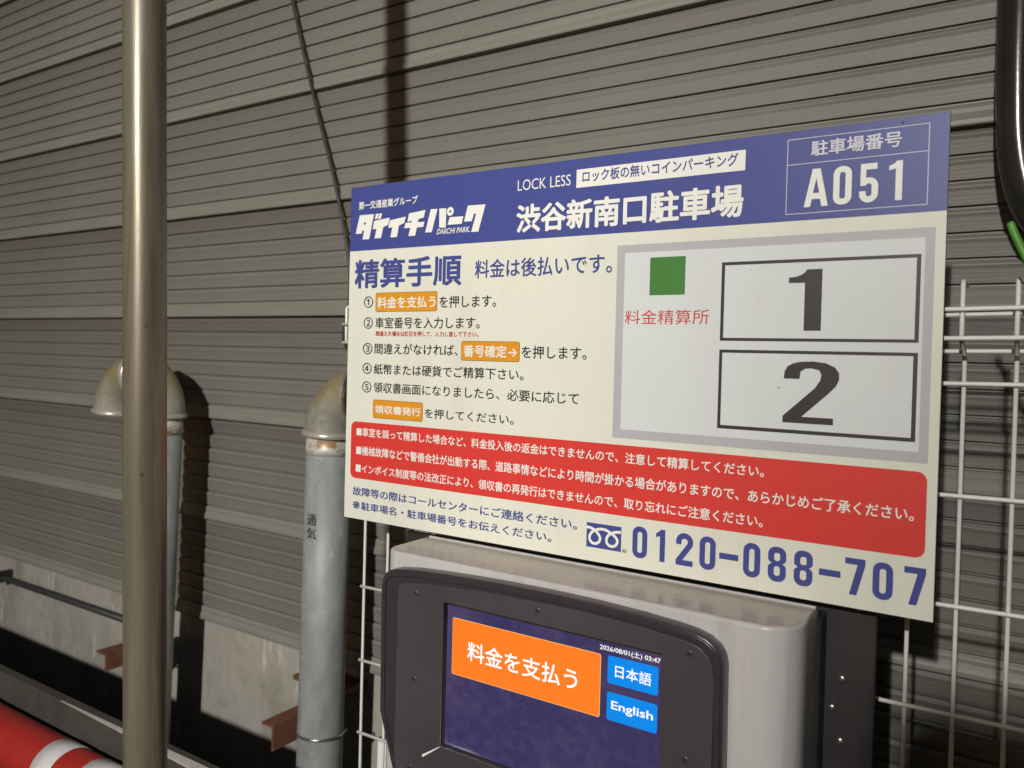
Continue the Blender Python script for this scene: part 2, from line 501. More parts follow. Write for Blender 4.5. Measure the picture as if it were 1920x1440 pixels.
for m_ in rib_meshes:
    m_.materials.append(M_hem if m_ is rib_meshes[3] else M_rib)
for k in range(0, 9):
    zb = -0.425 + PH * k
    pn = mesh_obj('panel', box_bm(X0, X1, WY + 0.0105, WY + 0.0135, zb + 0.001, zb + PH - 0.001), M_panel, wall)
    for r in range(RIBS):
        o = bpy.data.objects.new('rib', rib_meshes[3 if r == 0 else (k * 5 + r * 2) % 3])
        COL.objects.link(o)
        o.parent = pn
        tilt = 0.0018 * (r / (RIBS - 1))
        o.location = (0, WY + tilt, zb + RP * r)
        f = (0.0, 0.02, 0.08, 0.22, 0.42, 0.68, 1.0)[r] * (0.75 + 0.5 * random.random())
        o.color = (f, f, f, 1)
mesh_obj('foundation', box_bm(X0, X1, WY + 0.014, WY + 0.16, GROUND, -0.4265), M_concrete, wall)
mesh_obj('backing_wall', box_bm(X0, X1, WY + 0.014, WY + 0.16, -0.4265 + 0.001, -0.425 + PH * 9), M_panel, wall)

# ---- low dark guard board in front of the wall
gb = thing('guard_board', (-1.4, -0.11, GROUND), 'low dark brown guard board with pale top edge in front of the foundation', 'barrier')
mesh_obj('board', box_bm(-4.5, 1.6, -0.105, -0.085, GROUND, -0.401, 0.002), M_board, gb)
edge_mesh = raw('top_edge', [(-0.60, -0.1056, -0.4006), (-0.2, -0.113, -0.4015), (1.6, -0.118, -0.402), (1.6, -0.100, -0.3985), (-0.2, -0.100, -0.3985), (-0.60, -0.1035, -0.4004),
                        (-0.60, -0.1056, -0.4012), (-0.2, -0.113, -0.4045), (1.6, -0.118, -0.407)],
           [(0, 1, 4, 5), (1, 2, 3, 4), (6, 7, 1, 0), (7, 8, 2, 1)])
mesh_obj('top_edge', edge_mesh, M_edge_hl, gb)

# ================================================================ PIPES
RP_ = 0.0445
def vent(cx, side, lean, label):
    base = Vector((cx, 0.235, GROUND))
    root = thing('vent_pipe', base, label, 'vent pipe', 'galvanised vent pipes with gooseneck tops')
    ztop = 0.088
    Lz = ztop - GROUND
    dx = math.tan(lean)
    def A(x, y, z):                       # lean keeps the top in place
        return Vector((cx + x + (z - ztop) * dx, 0.235 + y, z))
    pb = tube_bm([A(0, 0, GROUND), A(0, 0, -0.7), A(0, 0, -0.3), A(0, 0, ztop - 0.034)], RP_, 40)
    p = mesh_obj('pipe', pb, M_galv, root, True)
    tb = tube_bm([A(0, 0, ztop - 0.036), A(0, 0, ztop - 0.026), A(0, 0, ztop + 0.004)], [RP_ + .0012, RP_ + .0010, RP_ - 0.0005], 40)
    mesh_obj('thread', tb, M_thread, root, True)
    br = 0.096 if side < 0 else 0.080; er = 0.0505
    for q in range(2):
        if q == 0:
            pts = [A(side * (br - br * math.cos(a)), 0, ztop + br * math.sin(a)) for a in [math.radians(90 * k / 14) for k in range(15)]]
        else:
            pts = [A(side * (br + br * math.sin(a)), 0, ztop + br * math.cos(a)) for a in [math.radians(90 * k / 14) for k in range(15)]]
        e = mesh_obj('elbow', tube_bm(pts, er, 40, caps=(q == 0)), M_elbow, root, True)
        # rims at both ends of the elbow
        for (pp, tt) in ((pts[0], pts[1] - pts[0]), (pts[-1], pts[-1] - pts[-2])):
            tt = tt.normalized()
            sgn = 1 if pp is pts[0] else -1
            a0 = pp - tt * (0.001 * sgn) ; a1 = pp + tt * (0.010 * sgn)
            rim = tube_bm([a0, a0 + (a1 - a0) * .25, a0 + (a1 - a0) * .8, a1], [er + .0028, er + .0042, er + .0036, er - .001], 40, caps=False)
            mesh_obj('rim', rim, M_collar, e, True)
    return root, A
v1, A1 = vent(-0.822, -1, math.radians(2.1), 'galvanised vent pipe whose yellowed gooseneck top is crossed by the steel pole')
v2, A2 = vent(-0.2755, 1, math.radians(0.8), 'galvanised vent pipe with black stencilled characters beside the left edge of the sign')
# stencilled writing wrapped round the second pipe
def wrap_text(body, z1, z0, ang, parent, A):
    me = text_mesh(body, -0.0115, z1, 0.0115, z0, 0, 0.012)
    for v in me.vertices:
        x, _, z = v.co
        a = ang + x / RP_
        v.co = A(math.sin(a) * (RP_ + 0.0006), -math.cos(a) * (RP_ + 0.0006), z)
    return mesh_obj('lettering', me, M_text_black, parent)
v2pipe = [c for c in v2.children if c.name.startswith('pipe')][0]
wrap_text('通', -0.060, -0.082, math.radians(5), v2pipe, A2)
wrap_text('気', -0.086, -0.108, math.radians(5), v2pipe, A2)
# U-bolts (part of the bracket assembly that clamps each pipe)
def bracket(xn, ztop, wid, hgt, yn, label, ub=None):
    root = thing('pipe_bracket', (xn, 0.37, ztop - hgt), label, 'bracket', 'rust red pipe brackets')
    t = 0.005
    b = bmesh.new()
    box_bm(xn - wid, xn, yn, 0.315, ztop - t, ztop, bm=b)
    box_bm(xn - t, xn, yn, 0.315, ztop - hgt, ztop - t - 0.0002, bm=b)
    mesh_obj('angle_steel', b, M_rust, root)
    if ub:
        cx, z = ub
        pts = [(xn - 0.012, 0.235 - 0.030, z + 0.004)]
        for k in range(25):
            a = math.radians(-125 + 250 * k / 24)
            pts.append((cx + math.sin(a) * 0.0475, 0.235 - math.cos(a) * 0.0475, z))
        mesh_obj('u_bolt', tube_bm(pts, 0.0028, 10), M_chrome, root, True)
    return root
bracket(-0.327, -0.470, 0.034, 0.049, 0.155, 'rust red angle bracket clamping the vent pipe beside the sign with a U bolt', (-0.281, -0.493))
bracket(-0.905, -0.462, 0.040, 0.040, 0.158, 'rust red angle bracket behind the tall steel pole on the left', (-0.853, -0.475))
bk = thing('pipe_bracket', (-0.41, 0.37, -0.46), 'small rust red bracket end high on the foundation behind the vent pipe', 'bracket', 'rust red pipe brackets')
mesh_obj('angle_steel', box_bm(-0.46, -0.31, 0.32, 0.3935, -0.465, -0.455, 0.001), M_rust, bk)

# black conduit along the foundation on the left
cd = thing('conduit', (-1.9, 0.35, -0.49), 'thin black conduit clipped along the foundation at the lower left', 'conduit')
mesh_obj('conduit_tube', tube_bm([(-4.4, 0.365, -0.497), (-1.9, 0.365, -0.4915), (-1.0, 0.365, -0.489)], 0.0092, 16), M_cable, cd, True)
for x in (-1.845, -2.6):
    mesh_obj('clip', box_bm(x - 0.012, x + 0.004, 0.352, 0.394, -0.506, -0.470, 0.002), M_black, cd)

# thin cable hanging across the wall
hc = [(-0.63, 0.362, 1.30), (-0.556, 0.362, 1.044), (-0.476, 0.362, 0.804), (-0.413, 0.362, 0.633), (-0.378, 0.362, 0.515), (-0.359, 0.362, 0.434), (-0.345, 0.350, 0.36), (-0.30, 0.30, 0.26), (-0.1, 0.25, 0.2), (0.1, 0.2, 0.15)]
ob = mesh_obj('hanging_cable', tube_bm(catmull(hc, 6), 0.0034, 10), M_cable, None, True)
tag(ob, 'thin dark cable hanging diagonally down the ribbed wall to the sign', 'cable')

# tall pole
pr = thing('steel_pole', (0.060, -0.338, GROUND), 'tall weathered galvanised steel pole standing in front of the wall on the left', 'pole')
def PX(z): return 0.0170 - (z - 0.039) * 0.0335
mesh_obj('tube', tube_bm([(PX(z), -0.338, z) for z in (GROUND, -0.6, -0.2, 0.2, 0.6, 1.0, 1.5, 1.9)], 0.0237, 64), M_pole, pr, True)
mesh_obj('foot_plate', box_bm(PX(GROUND) - .06, PX(GROUND) + .06, -0.398, -0.278, GROUND, GROUND + .008, .001), M_pole, pr)

# red and white barrier bar
bar = thing('barrier_bar', (-0.4, -0.155, GROUND), 'horizontal red barrier bar with white reflective bands at the lower left corner', 'barrier bar')
bz = -0.478
mesh_obj('bar', tube_bm([(x, -0.155, bz) for x in (-1.9, -1.2, -0.6, -0.10)], 0.046, 48), M_red, bar, True)
for xa, xb in ((-0.519, -0.467), (-0.402, -0.350), (-0.86, -0.80)):
    mesh_obj('reflective_band', tube_bm([(xa, -0.155, bz), (xa + .0005, -0.155, bz), (xb - .0005, -0.155, bz), (xb, -0.155, bz)], [0.046, 0.0468, 0.0468, 0.046], 48, caps=False), M_band, bar, True)
for x in (-1.7, -0.16):
    mesh_obj('stand', tube_bm([(x, -0.155, GROUND), (x, -0.155, bz - 0.044)], 0.02, 16), M_black, bar, True)

# dark hose at the upper right
hp = [(0.8455, 0.30, 1.9), (0.8455, 0.30, 1.1), (0.8455, 0.30, 0.72), (0.8465, 0.30, 0.60), (0.850, 0.30, 0.53), (0.860, 0.298, 0.475), (0.878, 0.295, 0.435), (0.905, 0.29, 0.405), (0.95, 0.28, 0.385), (1.05, 0.27, 0.37), (1.3, 0.26, 0.36)]
ob = mesh_obj('hose', tube_bm(catmull(hp, 8), 0.0235, 32), M_hose, None, True)
tag(ob, 'thick black hose running down beside the wall at the top right and curving away', 'hose')
gp = [(0.8520, 0, 0.3885), (0.8528, 0, 0.3865), (0.8545, 0, 0.3815), (0.8575, 0.0, 0.3740), (0.863, 0, 0.361), (0.874, 0, 0.338), (0.90, 0, 0.29), (0.95, 0.02, 0.20), (1.0, 0.03, -0.1), (1.0, 0.03, GROUND)]
ob = mesh_obj('plant_stem', tube_bm(catmull(gp, 4), [0.0016] + [0.0030] * 3 + [0.0036] * 33, 12), M_leaf, None, True)
tag(ob, 'bright green stem tip poking in at the right edge beside the hose', 'plant')

# ================================================================ MESH FENCE
fence = thing('mesh_fence', (0.45, 0.1, GROUND), 'white coated wire mesh fence panel standing behind the sign and the payment machine', 'fence')
def sag(x): return -0.0155 * (0.86 - x) / 0.91
def wire_v(x):
    s = sag(x)
    zb = GROUND + 0.03
    return tube_bm([(x, 0.1, zb), (x, 0.1, -0.3), (x, 0.1, 0.262 + s), (x, 0.098, 0.2665 + s), (x, 0.050, 0.2785 + s), (x, 0.046, 0.282 + s), (x, 0.0455, 0.30 + s),
                    (x, 0.0455, 0.336 + s), (x, 0.049, 0.3395 + s), (x, 0.10, 0.3395 + s)], 0.0024, 10)
def wire_h(y, z, r=0.0025):
    return tube_bm([(-0.0518, y, z + sag(-0.0518)), (0.3, y, z + sag(0.3)), (0.86, y, z), (1.42, y, z + .009)], r, 10)
xs = [-0.0491 + 0.0505 * i for i in range(15)] + [0.7155, 0.7655, 0.8125, 0.860, 0.910, 0.96, 1.01, 1.06, 1.11, 1.16, 1.21]
for x in xs:
    mesh_obj('wire', wire_v(x), M_wire, fence, True)
for y, z in ((0.0410, 0.3110), (0.1045, 0.3090), (0.0410, 0.2815), (0.1045, 0.2695), (0.0953, 0.2347), (0.0953, 0.1144), (0.0953, -0.0045), (0.0953, -0.1215), (0.0953, -0.2445), (0.0953, -0.3655), (0.0953, -0.485), (0.0953, -0.605), (0.0953, -0.9), (0.0953, -1.18)):
    mesh_obj('wire', wire_h(y, z), M_wire, fence, True)
for x in (-0.02, 1.24):
    mesh_obj('post', tube_bm([(x, 0.135, GROUND), (x, 0.135, -0.40 if x < 0 else 0.33)], 0.017, 20), M_wire, fence, True)

# ================================================================ SIGN
sign = thing('parking_sign', (0.4, 0.0, 0.0), 'large blue and ivory parking instruction sign board with a red notice above the payment machine', 'sign')
SW, SH = 0.8, 0.5
mesh_obj('board', box_bm(0, SW, 0, 0.003, 0, SH, 0.0004, 1), M_board_edge, sign)
def lay(n): return -0.00025 * n
def pr_(name, loops, m, n, parent=None):
    return mesh_obj(name, fill2d(loops, lay(n)), m, parent or sign)
ivory = pr_('info_panel', [rect(0.0005, SW - 0.0005, 0.0005, 0.4035)], M_ivory, 1)
header = pr_('header_band', [rect(0.0005, SW - 0.0005, 0.4035, SH - 0.0005)], M_navy, 1)
INK = {'white': M_white, 'navy': M_navy, 'lilac': M_lilac, 'ink': M_ink, 'redink': M_redink}
warn = pr_('warning_panel', [rrect(0.0115, 0.7905, 0.0616, 0.1471, 0.0095, 8)], M_red_p, 2)
mframe = pr_('map_frame', [rect(0.4475, 0.7905, 0.1555, 0.3883)], M_mapframe, 2)
mwhite = pr_('map_panel', [rect(0.4580, 0.7819, 0.1662, 0.3787)], M_mapwhite, 3)
pr_('office_marker', [rect(0.4909, 0.5348, 0.3273, 0.3718)], M_green, 4)
bay1 = pr_('bay_outline', [rect(0.5777, 0.7787, 0.2745, 0.3625), rect(0.5814, 0.7748, 0.2778, 0.3590)], M_ink, 4)
bay2 = pr_('bay_outline', [rect(0.5776, 0.7786, 0.1760, 0.2646), rect(0.5811, 0.7745, 0.1799, 0.2612)], M_ink, 4)
ONE = [(0.6703, 0.3512), (0.6859, 0.3512), (0.6859, 0.2861), (0.6684, 0.2861), (0.6684, 0.3370), (0.6517, 0.3373), (0.6517, 0.343), (0.6596, 0.3437), (0.6656, 0.3461), (0.6689, 0.3489)]
TWO = [(0.6495, 0.2346), (0.6500, 0.242), (0.6529, 0.2476), (0.6586, 0.2511), (0.6662, 0.2529), (0.6793, 0.2536), (0.6922, 0.252), (0.7015, 0.2478), (0.7056, 0.2418), (0.7058, 0.2351), (0.703, 0.2283), (0.6959, 0.2204), (0.6689, 0.1944), (0.7010, 0.1944), (0.701, 0.1874), (0.6494, 0.1874), (0.6494, 0.1944), (0.682, 0.2255), (0.6869, 0.2335), (0.688, 0.2399), (0.6855, 0.2444), (0.6776, 0.2463), (0.6711, 0.2456), (0.6668, 0.2425), (0.6658, 0.2346)]
pr_('bay_number', [ONE], M_ink, 4)
pr_('bay_number', [TWO], M_ink, 4)
# tag box and number frame in the header
pr_('white_tag', [rect(0.3882, 0.6006, 0.4636, 0.4862)], M_white, 2)
t = 0.0007
pr_('number_frame', [rect(0.6458, 0.7824, 0.4107, 0.4910), rect(0.6458 + t, 0.7824 - t, 0.4637 + t / 2, 0.4910 - t), rect(0.6458 + t, 0.7824 - t, 0.4107 + t, 0.4637 - t / 2)], M_lilac, 2)
for x0, x1, z0, z1 in ((0.0550, 0.1712, 0.3116, 0.3398), (0.2150, 0.3106, 0.2435, 0.2704), (0.0547, 0.1497, 0.1545, 0.1820)):
    b_ = pr_('button_icon', [rrect(x0, x1, z0, z1, 0.0032, 4)], M_brown, 2)
    pr_('button_fill', [rrect(x0 + .0008, x1 - .0008, z0 + .0008, z1 - .0008, 0.0026, 4)], M_orange, 3, b_)
SIGN_TEXT = [
    ('第一交通産業グループ', 0.0173, 0.477, 0.1317, 0.4649, 'white', 0.02),
    ('DAIICHI PARK.', 0.1677, 0.4266, 0.2255, 0.4189, 'white', 0.015),
    ('LOCK LESS', 0.3012, 0.4816, 0.3803, 0.4675, 'white', 0),
    ('ロック板の無いコインパーキング', 0.3969, 0.484, 0.5926, 0.4694, 'navy', 0.012),
    ('渋谷新南口駐車場', 0.3004, 0.4494, 0.5999, 0.4121, 'white', 0.03),
    ('駐車場番号', 0.6705, 0.4867, 0.7578, 0.4704, 'lilac', 0.02),
    ('精算手順', 0.0119, 0.3901, 0.2129, 0.3469, 'navy', 0.022),
    ('料金は後払いです。', 0.2352, 0.3802, 0.441, 0.3555, 'navy', 0.01),
    ('①', 0.0324, 0.3349, 0.0504, 0.318, 'ink', 0.006),
    ('②', 0.0327, 0.3037, 0.0507, 0.2868, 'ink', 0.006),
    ('③', 0.0322, 0.2655, 0.0509, 0.2487, 'ink', 0.006),
    ('④', 0.0324, 0.2358, 0.0505, 0.2194, 'ink', 0.006),
    ('⑤', 0.0323, 0.2083, 0.0507, 0.1916, 'ink', 0.006),
    ('料金を支払う', 0.0592, 0.3336, 0.1689, 0.3166, 'white', 0.018),
    ('を押します。', 0.1755, 0.3328, 0.2714, 0.3162, 'ink', 0.006),
    ('車室番号を入力します。', 0.0558, 0.3036, 0.2456, 0.2873, 'ink', 0.006),
    ('間違えた場合は訂正を押して、入力し直して下さい。', 0.0574, 0.2833, 0.2437, 0.276, 'redink', 0.012),
    ('間違えがなければ、', 0.0557, 0.2653, 0.2096, 0.2495, 'ink', 0.006),
    ('番号確定→', 0.2197, 0.265, 0.3066, 0.2487, 'white', 0.018),
    ('を押します。', 0.3139, 0.2652, 0.4093, 0.249, 'ink', 0.006),
    ('紙幣または硬貨でご精算下さい。', 0.055, 0.2349, 0.3178, 0.2196, 'ink', 0.006),
    ('領収書画面になりましたら、必要に応じて', 0.0555, 0.2077, 0.4, 0.1925, 'ink', 0.006),
    ('領収書発行', 0.0592, 0.174, 0.1465, 0.1619, 'white', 0.018),
    ('を押してください。', 0.1538, 0.1744, 0.3041, 0.1609, 'ink', 0.006),
    ('■車室を誤って精算した場合など、料金投入後の返金はできませんので、注意して精算してください。', 0.0232, 0.1386, 0.6316, 0.1254, 'white', 0.014),
    ('■機械故障などで警備会社が出動する際、道路事情などにより時間が掛かる場合がありますので、あらかじめご了承ください。', 0.0234, 0.1109, 0.7798, 0.097, 'white', 0.014),
    ('■インボイス制度等の法改正により、領収書の再発行はできませんので、取り忘れにご注意ください。', 0.0232, 0.084, 0.6319, 0.0705, 'white', 0.014),
    ('故障等の際はコールセンターにご連絡ください。', 0.0181, 0.0489, 0.4025, 0.0357, 'navy', 0.012),
    ('※', 0.0183, 0.0272, 0.0330, 0.0155, 'navy', 0.008),
    ('駐車場名・駐車場番号をお伝えください。', 0.0362, 0.0274, 0.3662, 0.015, 'navy', 0.012),
    ('®', 0.465, 0.0219, 0.4708, 0.0176, 'ink', 0.006),
    ('料金精算所', 0.46, 0.3101, 0.5646, 0.2928, 'redink', -0.0),
]

for body, x0, z1, x1, z0, c, off in SIGN_TEXT:
    sh = 0.25 if body.startswith('DAIICHI') else 0.0
    mesh_obj('lettering', text_mesh(body, x0, z1, x1, z0, lay(4), off, sh), INK[c], sign)
LOGO = [
     [(0.0197, 0.4568), (0.0484, 0.4565), (0.0399, 0.4199), (0.0263, 0.4203), (0.0292, 0.4337), (0.0259, 0.4335), (0.0242, 0.4293), (0.0119, 0.4294)] ,
     [(0.0522, 0.4565), (0.0579, 0.4566), (0.0559, 0.4493), (0.0501, 0.4489)] ,
     [(0.0593, 0.4565), (0.0646, 0.4565), (0.062, 0.4487), (0.0567, 0.4487)] ,
     [(0.0492, 0.4464), (0.0794, 0.449), (0.0772, 0.439), (0.0674, 0.4358), (0.0633, 0.4203), (0.0504, 0.4203), (0.0539, 0.4343), (0.0463, 0.4339)] ,
     [(0.0802, 0.4451), (0.11, 0.4482), (0.1076, 0.4395), (0.0974, 0.4361), (0.0942, 0.4198), (0.0815, 0.4201), (0.085, 0.4346), (0.077, 0.4341)] ,
     [(0.116, 0.4522), (0.1463, 0.455), (0.1436, 0.4445), (0.1344, 0.4431), (0.1326, 0.4386), (0.1451, 0.4386), (0.143, 0.4313), (0.1315, 0.4313), (0.1285, 0.4197), (0.1157, 0.4199), (0.1194, 0.4316), (0.1078, 0.4317), (0.1101, 0.4392), (0.1212, 0.4392), (0.1222, 0.4414), (0.1137, 0.4405)] ,
     [(0.1561, 0.4553), (0.1681, 0.4547), (0.1587, 0.4228), (0.1467, 0.4231)] ,
     [(0.1713, 0.4549), (0.1837, 0.4545), (0.1836, 0.4278), (0.1719, 0.4282)] ,
     [(0.1901, 0.4416), (0.2136, 0.4411), (0.2111, 0.431), (0.1864, 0.4311)] ,
     [(0.2207, 0.4551), (0.2503, 0.4545), (0.2394, 0.4185), (0.2274, 0.4188), (0.2351, 0.4432), (0.2314, 0.4433), (0.2281, 0.4334), (0.215, 0.4337)] ,
]

pr_('logo_lettering', LOGO + [ellipse(0.0304, 0.4438, 0.0022, 0.0020, 10)], M_white, 4)
pr_('logo_ring', [ellipse(0.1908, 0.4495, 0.0061, 0.0061), ellipse(0.1908, 0.4495, 0.0019, 0.0019, 12)], M_white, 4)
for g_, xa, xb in (('A', 0.6645, 0.6889), ('0', 0.6938, 0.7118), ('5', 0.7192, 0.7371), ('1', 0.7468, 0.7592)):
    pr_('digit', digit_loops(g_, xa, 0.4172, xb - xa, 0.0398, 0.0062), M_white, 3)
for g_, xa, xb in (('0', 0.4781, 0.497), ('1', 0.508, 0.5194), ('2', 0.533, 0.5536), ('0', 0.5614, 0.5801), ('-', 0.5844, 0.606), ('0', 0.6116, 0.6303), ('8', 0.6387, 0.6579), ('8', 0.6662, 0.6854), ('-', 0.6918, 0.7132), ('7', 0.7174, 0.7368), ('0', 0.7440, 0.7629), ('7', 0.7728, 0.7922)):
    if g_ == '-':
        pr_('digit', [rect(xa, xb, 0.0294, 0.0362)], M_navy, 3)
    else:
        pr_('digit', digit_loops(g_, xa, 0.0143, xb - xa, 0.0377, 0.0064), M_navy, 3)
dial = pr_('dial_emblem', [rect(0.4160, 0.4632, 0.0177, 0.0479)], M_navy, 2)
DIAL = [(0.4154, 0.0416), (0.4192, 0.042), (0.4241, 0.041), (0.4279, 0.0391), (0.4318, 0.036), (0.4348, 0.0319), (0.4347, 0.0281), (0.4327, 0.0249), (0.429, 0.0231), (0.4247, 0.0235), (0.4216, 0.0261), (0.4207, 0.0304), (0.4222, 0.0344), (0.4253, 0.038), (0.43, 0.0404), (0.4364, 0.042), (0.4428, 0.0417), (0.4475, 0.0399), (0.4513, 0.0381), (0.455, 0.0358), (0.4582, 0.0325), (0.4588, 0.0292), (0.4569, 0.0252), (0.4528, 0.0231), (0.4481, 0.0236), (0.4448, 0.0267), (0.4444, 0.0309), (0.4461, 0.035), (0.4492, 0.0378), (0.4538, 0.0401), (0.4585, 0.0415), (0.4636, 0.0417)]

def ribbon_mesh(pts, w, y):
    o = ribbon(pts, w); n = len(pts)
    v = [(a, y - 0.00002 * (i if i < n else 2 * n - 1 - i), b) for i, (a, b) in enumerate(o)]
    return raw('loop_line', v, [(i, i + 1, 2 * n - 2 - i, 2 * n - 1 - i) for i in range(n - 1)])
mesh_obj('loop_line', ribbon_mesh(catmull(DIAL, 3), 0.0034, lay(3)), M_white, dial)
# small marks and rivets on the sign
for x, z, r in ((0.6444, 0.2245, 0.0009), (0.6111, 0.353, 0.0005), (0.648, 0.4955, 0.0007), (0.758, 0.4945, 0.0011)):
    mesh_obj('rivet', fill2d([ellipse(x, z, r, r, 10)], lay(6)), M_plate, sign)
# rear frame
for x0, x1, z0, z1 in ((0.03, 0.77, 0.015, 0.035), (0.03, 0.77, 0.455, 0.475), (0.03, 0.05, 0.036, 0.454), (0.75, 0.77, 0.036, 0.454)):
    mesh_obj('frame_bar', box_bm(x0, x1, 0.0035, 0.0235, z0, z1, 0.001, 1), M_plate, sign)

# ================================================================ PAYMENT MACHINE
pm = thing('payment_machine', (0.43, 0.0, -0.75), 'grey parking payment machine with a black bezel and a lit touch screen below the sign', 'payment machine')
MX0, MX1, MY0, MY1, MT, MB = 0.1655, 0.6930, -0.096, -0.0025, -0.0055, -0.80
def cover_outline(ins):
    r = 0.034 - ins
    pts = []
    for k in range(11):
        a = math.radians(180 + 90 * k / 10); pts.append((MX0 + ins + 0.026 - ins + (0.026 - ins) * math.cos(a), MY0 + 0.026 + (0.026 - ins) * math.sin(a)))
    for k in range(13):
        a = math.radians(270 + 90 * k / 12); pts.append((MX1 - 0.036 + (0.036 - ins) * math.cos(a), MY0 + 0.036 + (0.036 - ins) * math.sin(a)))
    pts.append((MX1 - ins, MY1)); pts.append((MX0 + ins, MY1))
    return pts
bm = bmesh.new()
rings = []
fl = 0.0045
rows = [(0.0, MB), (0.0, MT - fl)] + [(fl * (1 - math.cos(math.radians(a))), MT - fl + fl * math.sin(math.radians(a))) for a in (22, 45, 68, 90)]
for ins, z in rows:
    rings.append([bm.verts.new((x, y, z)) for x, y in cover_outline(ins)])
for a, b in zip(rings[:-1], rings[1:]):
    n = len(a)
    for k in range(n):
        bm.faces.new((a[k], a[(k + 1) % n], b[(k + 1) % n], b[k]))
topf = bm.faces.new(rings[-1])
cover = mesh_obj('cover', bm, M_cover, pm, True)
cover.data.materials.append(M_top)
for p in cover.data.polygons:
    if abs(p.normal.z) > 0.95: p.material_index = 1; p.use_smooth = False
mesh_obj('rear_rim', box_bm(MX0 + 0.006, MX1 - 0.002, -0.0065, -0.0035, MT - 0.001, MT + 0.0022, 0.0006, 1), M_cover, pm)
# black bezel, raised rim and face plate with the screen window
BZ = [(0.1845, -0.2066), (0.1822, -0.0500), (0.1836, -0.0390), (0.1880, -0.0305), (0.1950, -0.0255), (0.2040, -0.0228), (0.2350, -0.0188), (0.2738, -0.0163), (0.32, -0.0142), (0.3600, -0.0130), (0.4229, -0.0121), (0.4845, -0.0126), (0.5404, -0.0150), (0.5800, -0.0182), (0.5982, -0.0205), (0.6120, -0.0245), (0.6215, -0.0310), (0.6270, -0.0390), (0.6293, -0.0490), (0.6304, -0.1469), (0.6304, -0.330), (0.620, -0.352), (0.26, -0.352), (0.236, -0.345), (0.2150, -0.2960)]
def inset(lp, d):
    out = []
    n = len(lp)
    cx = sum(p[0] for p in lp) / n
    for i in range(n):
        a, b, c = Vector(lp[i - 1]), Vector(lp[i]), Vector(lp[(i + 1) % n])
        d1 = (b - a).normalized(); d2 = (c - b).normalized()
        t = (d1 + d2).normalized(); nn = Vector((t.y, -t.x))
        k = 1 / max(0.5, nn.dot(Vector((d1.y, -d1.x))))
        out.append(tuple(b + nn * d * k))
    return out
WIN = rect(0.2846, 0.5662, -0.2250, -0.0488)
mesh_obj('bezel', fill2d([BZ, rect(0.2842, 0.5666, -0.2254, -0.0484)], -0.1145, 0.0150, 0.0018), M_bezel, pm)
rim = inset(BZ, 0.0055)
rim2 = inset(BZ, 0.0085)
mesh_obj('bezel_rim', fill2d([inset(BZ, 0.0022), rim2], -0.1168, 0.0016, 0.0008), M_bezel, pm)
FP = [(0.2115, -0.300), (0.2115, -0.0480), (0.2128, -0.0425), (0.2165, -0.0385), (0.2230, -0.0362), (0.26, -0.0315), (0.3439, -0.0258), (0.4229, -0.0238), (0.4783, -0.0236), (0.54, -0.0258), (0.5928, -0.0305), (0.6050, -0.0340), (0.6140, -0.0410), (0.6190, -0.0500), (0.6210, -0.0620), (0.6214, -0.330), (0.250, -0.342)][::-1]
mesh_obj('face_plate', fill2d([FP, WIN], -0.1162, 0.0013, 0.0006), M_face, pm)
# sloped lips of the window
def lip(name, a, b):
    return None
for (x, z) in ((0.2410, -0.0455), (0.4173, -0.0331), (0.2409, -0.1522), (0.5950, -0.0419), (0.5938, -0.1494), (0.2366, -0.2646), (0.5938, -0.265), (0.4173, -0.30)):
    sc_ = bmesh.new()
    tube_bm([(x, -0.1161, z), (x, -0.1169, z), (x, -0.1173, z)], [0.0038, 0.0037, 0.0030], 18, bm=sc_)
    s_ = mesh_obj('screw', sc_, M_screw, pm)
    mesh_obj('socket', tube_bm([(x, -0.1172, z), (x, -0.1174, z)], 0.0017, 6), M_black, s_)
disp = mesh_obj('display', raw('display', [(0.2838, -0.1068, -0.2262), (0.5668, -0.1068, -0.2262), (0.5668, -0.1068, -0.0478), (0.2838, -0.1068, -0.0478)], [(0, 1, 2, 3)]), M_bezel, pm)
def scr(name, loops, m, n):
    return mesh_obj(name, fill2d(loops, -0.1068 - 0.0002 * n), m, disp)
scr('screen', [rect(0.2842, 0.5625, -0.2255, -0.0540)], M_glass, 1)
scr('touch_button', [rrect(0.2925, 0.4933, -0.1368, -0.0678, 0.0022, 4)], M_s_edge, 2)
scr('touch_button', [rrect(0.2930, 0.4927, -0.1362, -0.0684, 0.0019, 4)], M_s_orange, 3)
scr('touch_button', [rrect(0.5015, 0.5594, -0.0968, -0.0670, 0.0026, 4)], M_s_blue, 2)
scr('touch_button', [rrect(0.5015, 0.5593, -0.1364, -0.1061, 0.0026, 4)], M_s_blue, 2)
for body, x0, z1, x1, z0, off in (('料金を支払う', 0.3160, -0.0915, 0.4655, -0.1150, 0.012), ('日本語', 0.5105, -0.0752, 0.5520, -0.0885, 0.008), ('English', 0.5070, -0.1145, 0.5549, -0.1262, 0.012), ('2026/08/01(土) 03:47', 0.4917, -0.0563, 0.5617, -0.0638, 0.008)):
    mesh_obj('lettering', text_mesh(body, x0, z1, x1, z0, -0.1068 - 0.0002 * 5, off), M_s_white, disp)
# white glint painted as a flat strip at the window's lower left corner
mesh_obj('corner_glint', raw('s', [(0.2590, -0.1176, -0.2452), (0.2576, -0.1176, -0.2424), (0.2843, -0.1172, -0.2250), (0.2846, -0.1172, -0.2258)], [(0, 1, 2, 3)]), M_glint, pm)
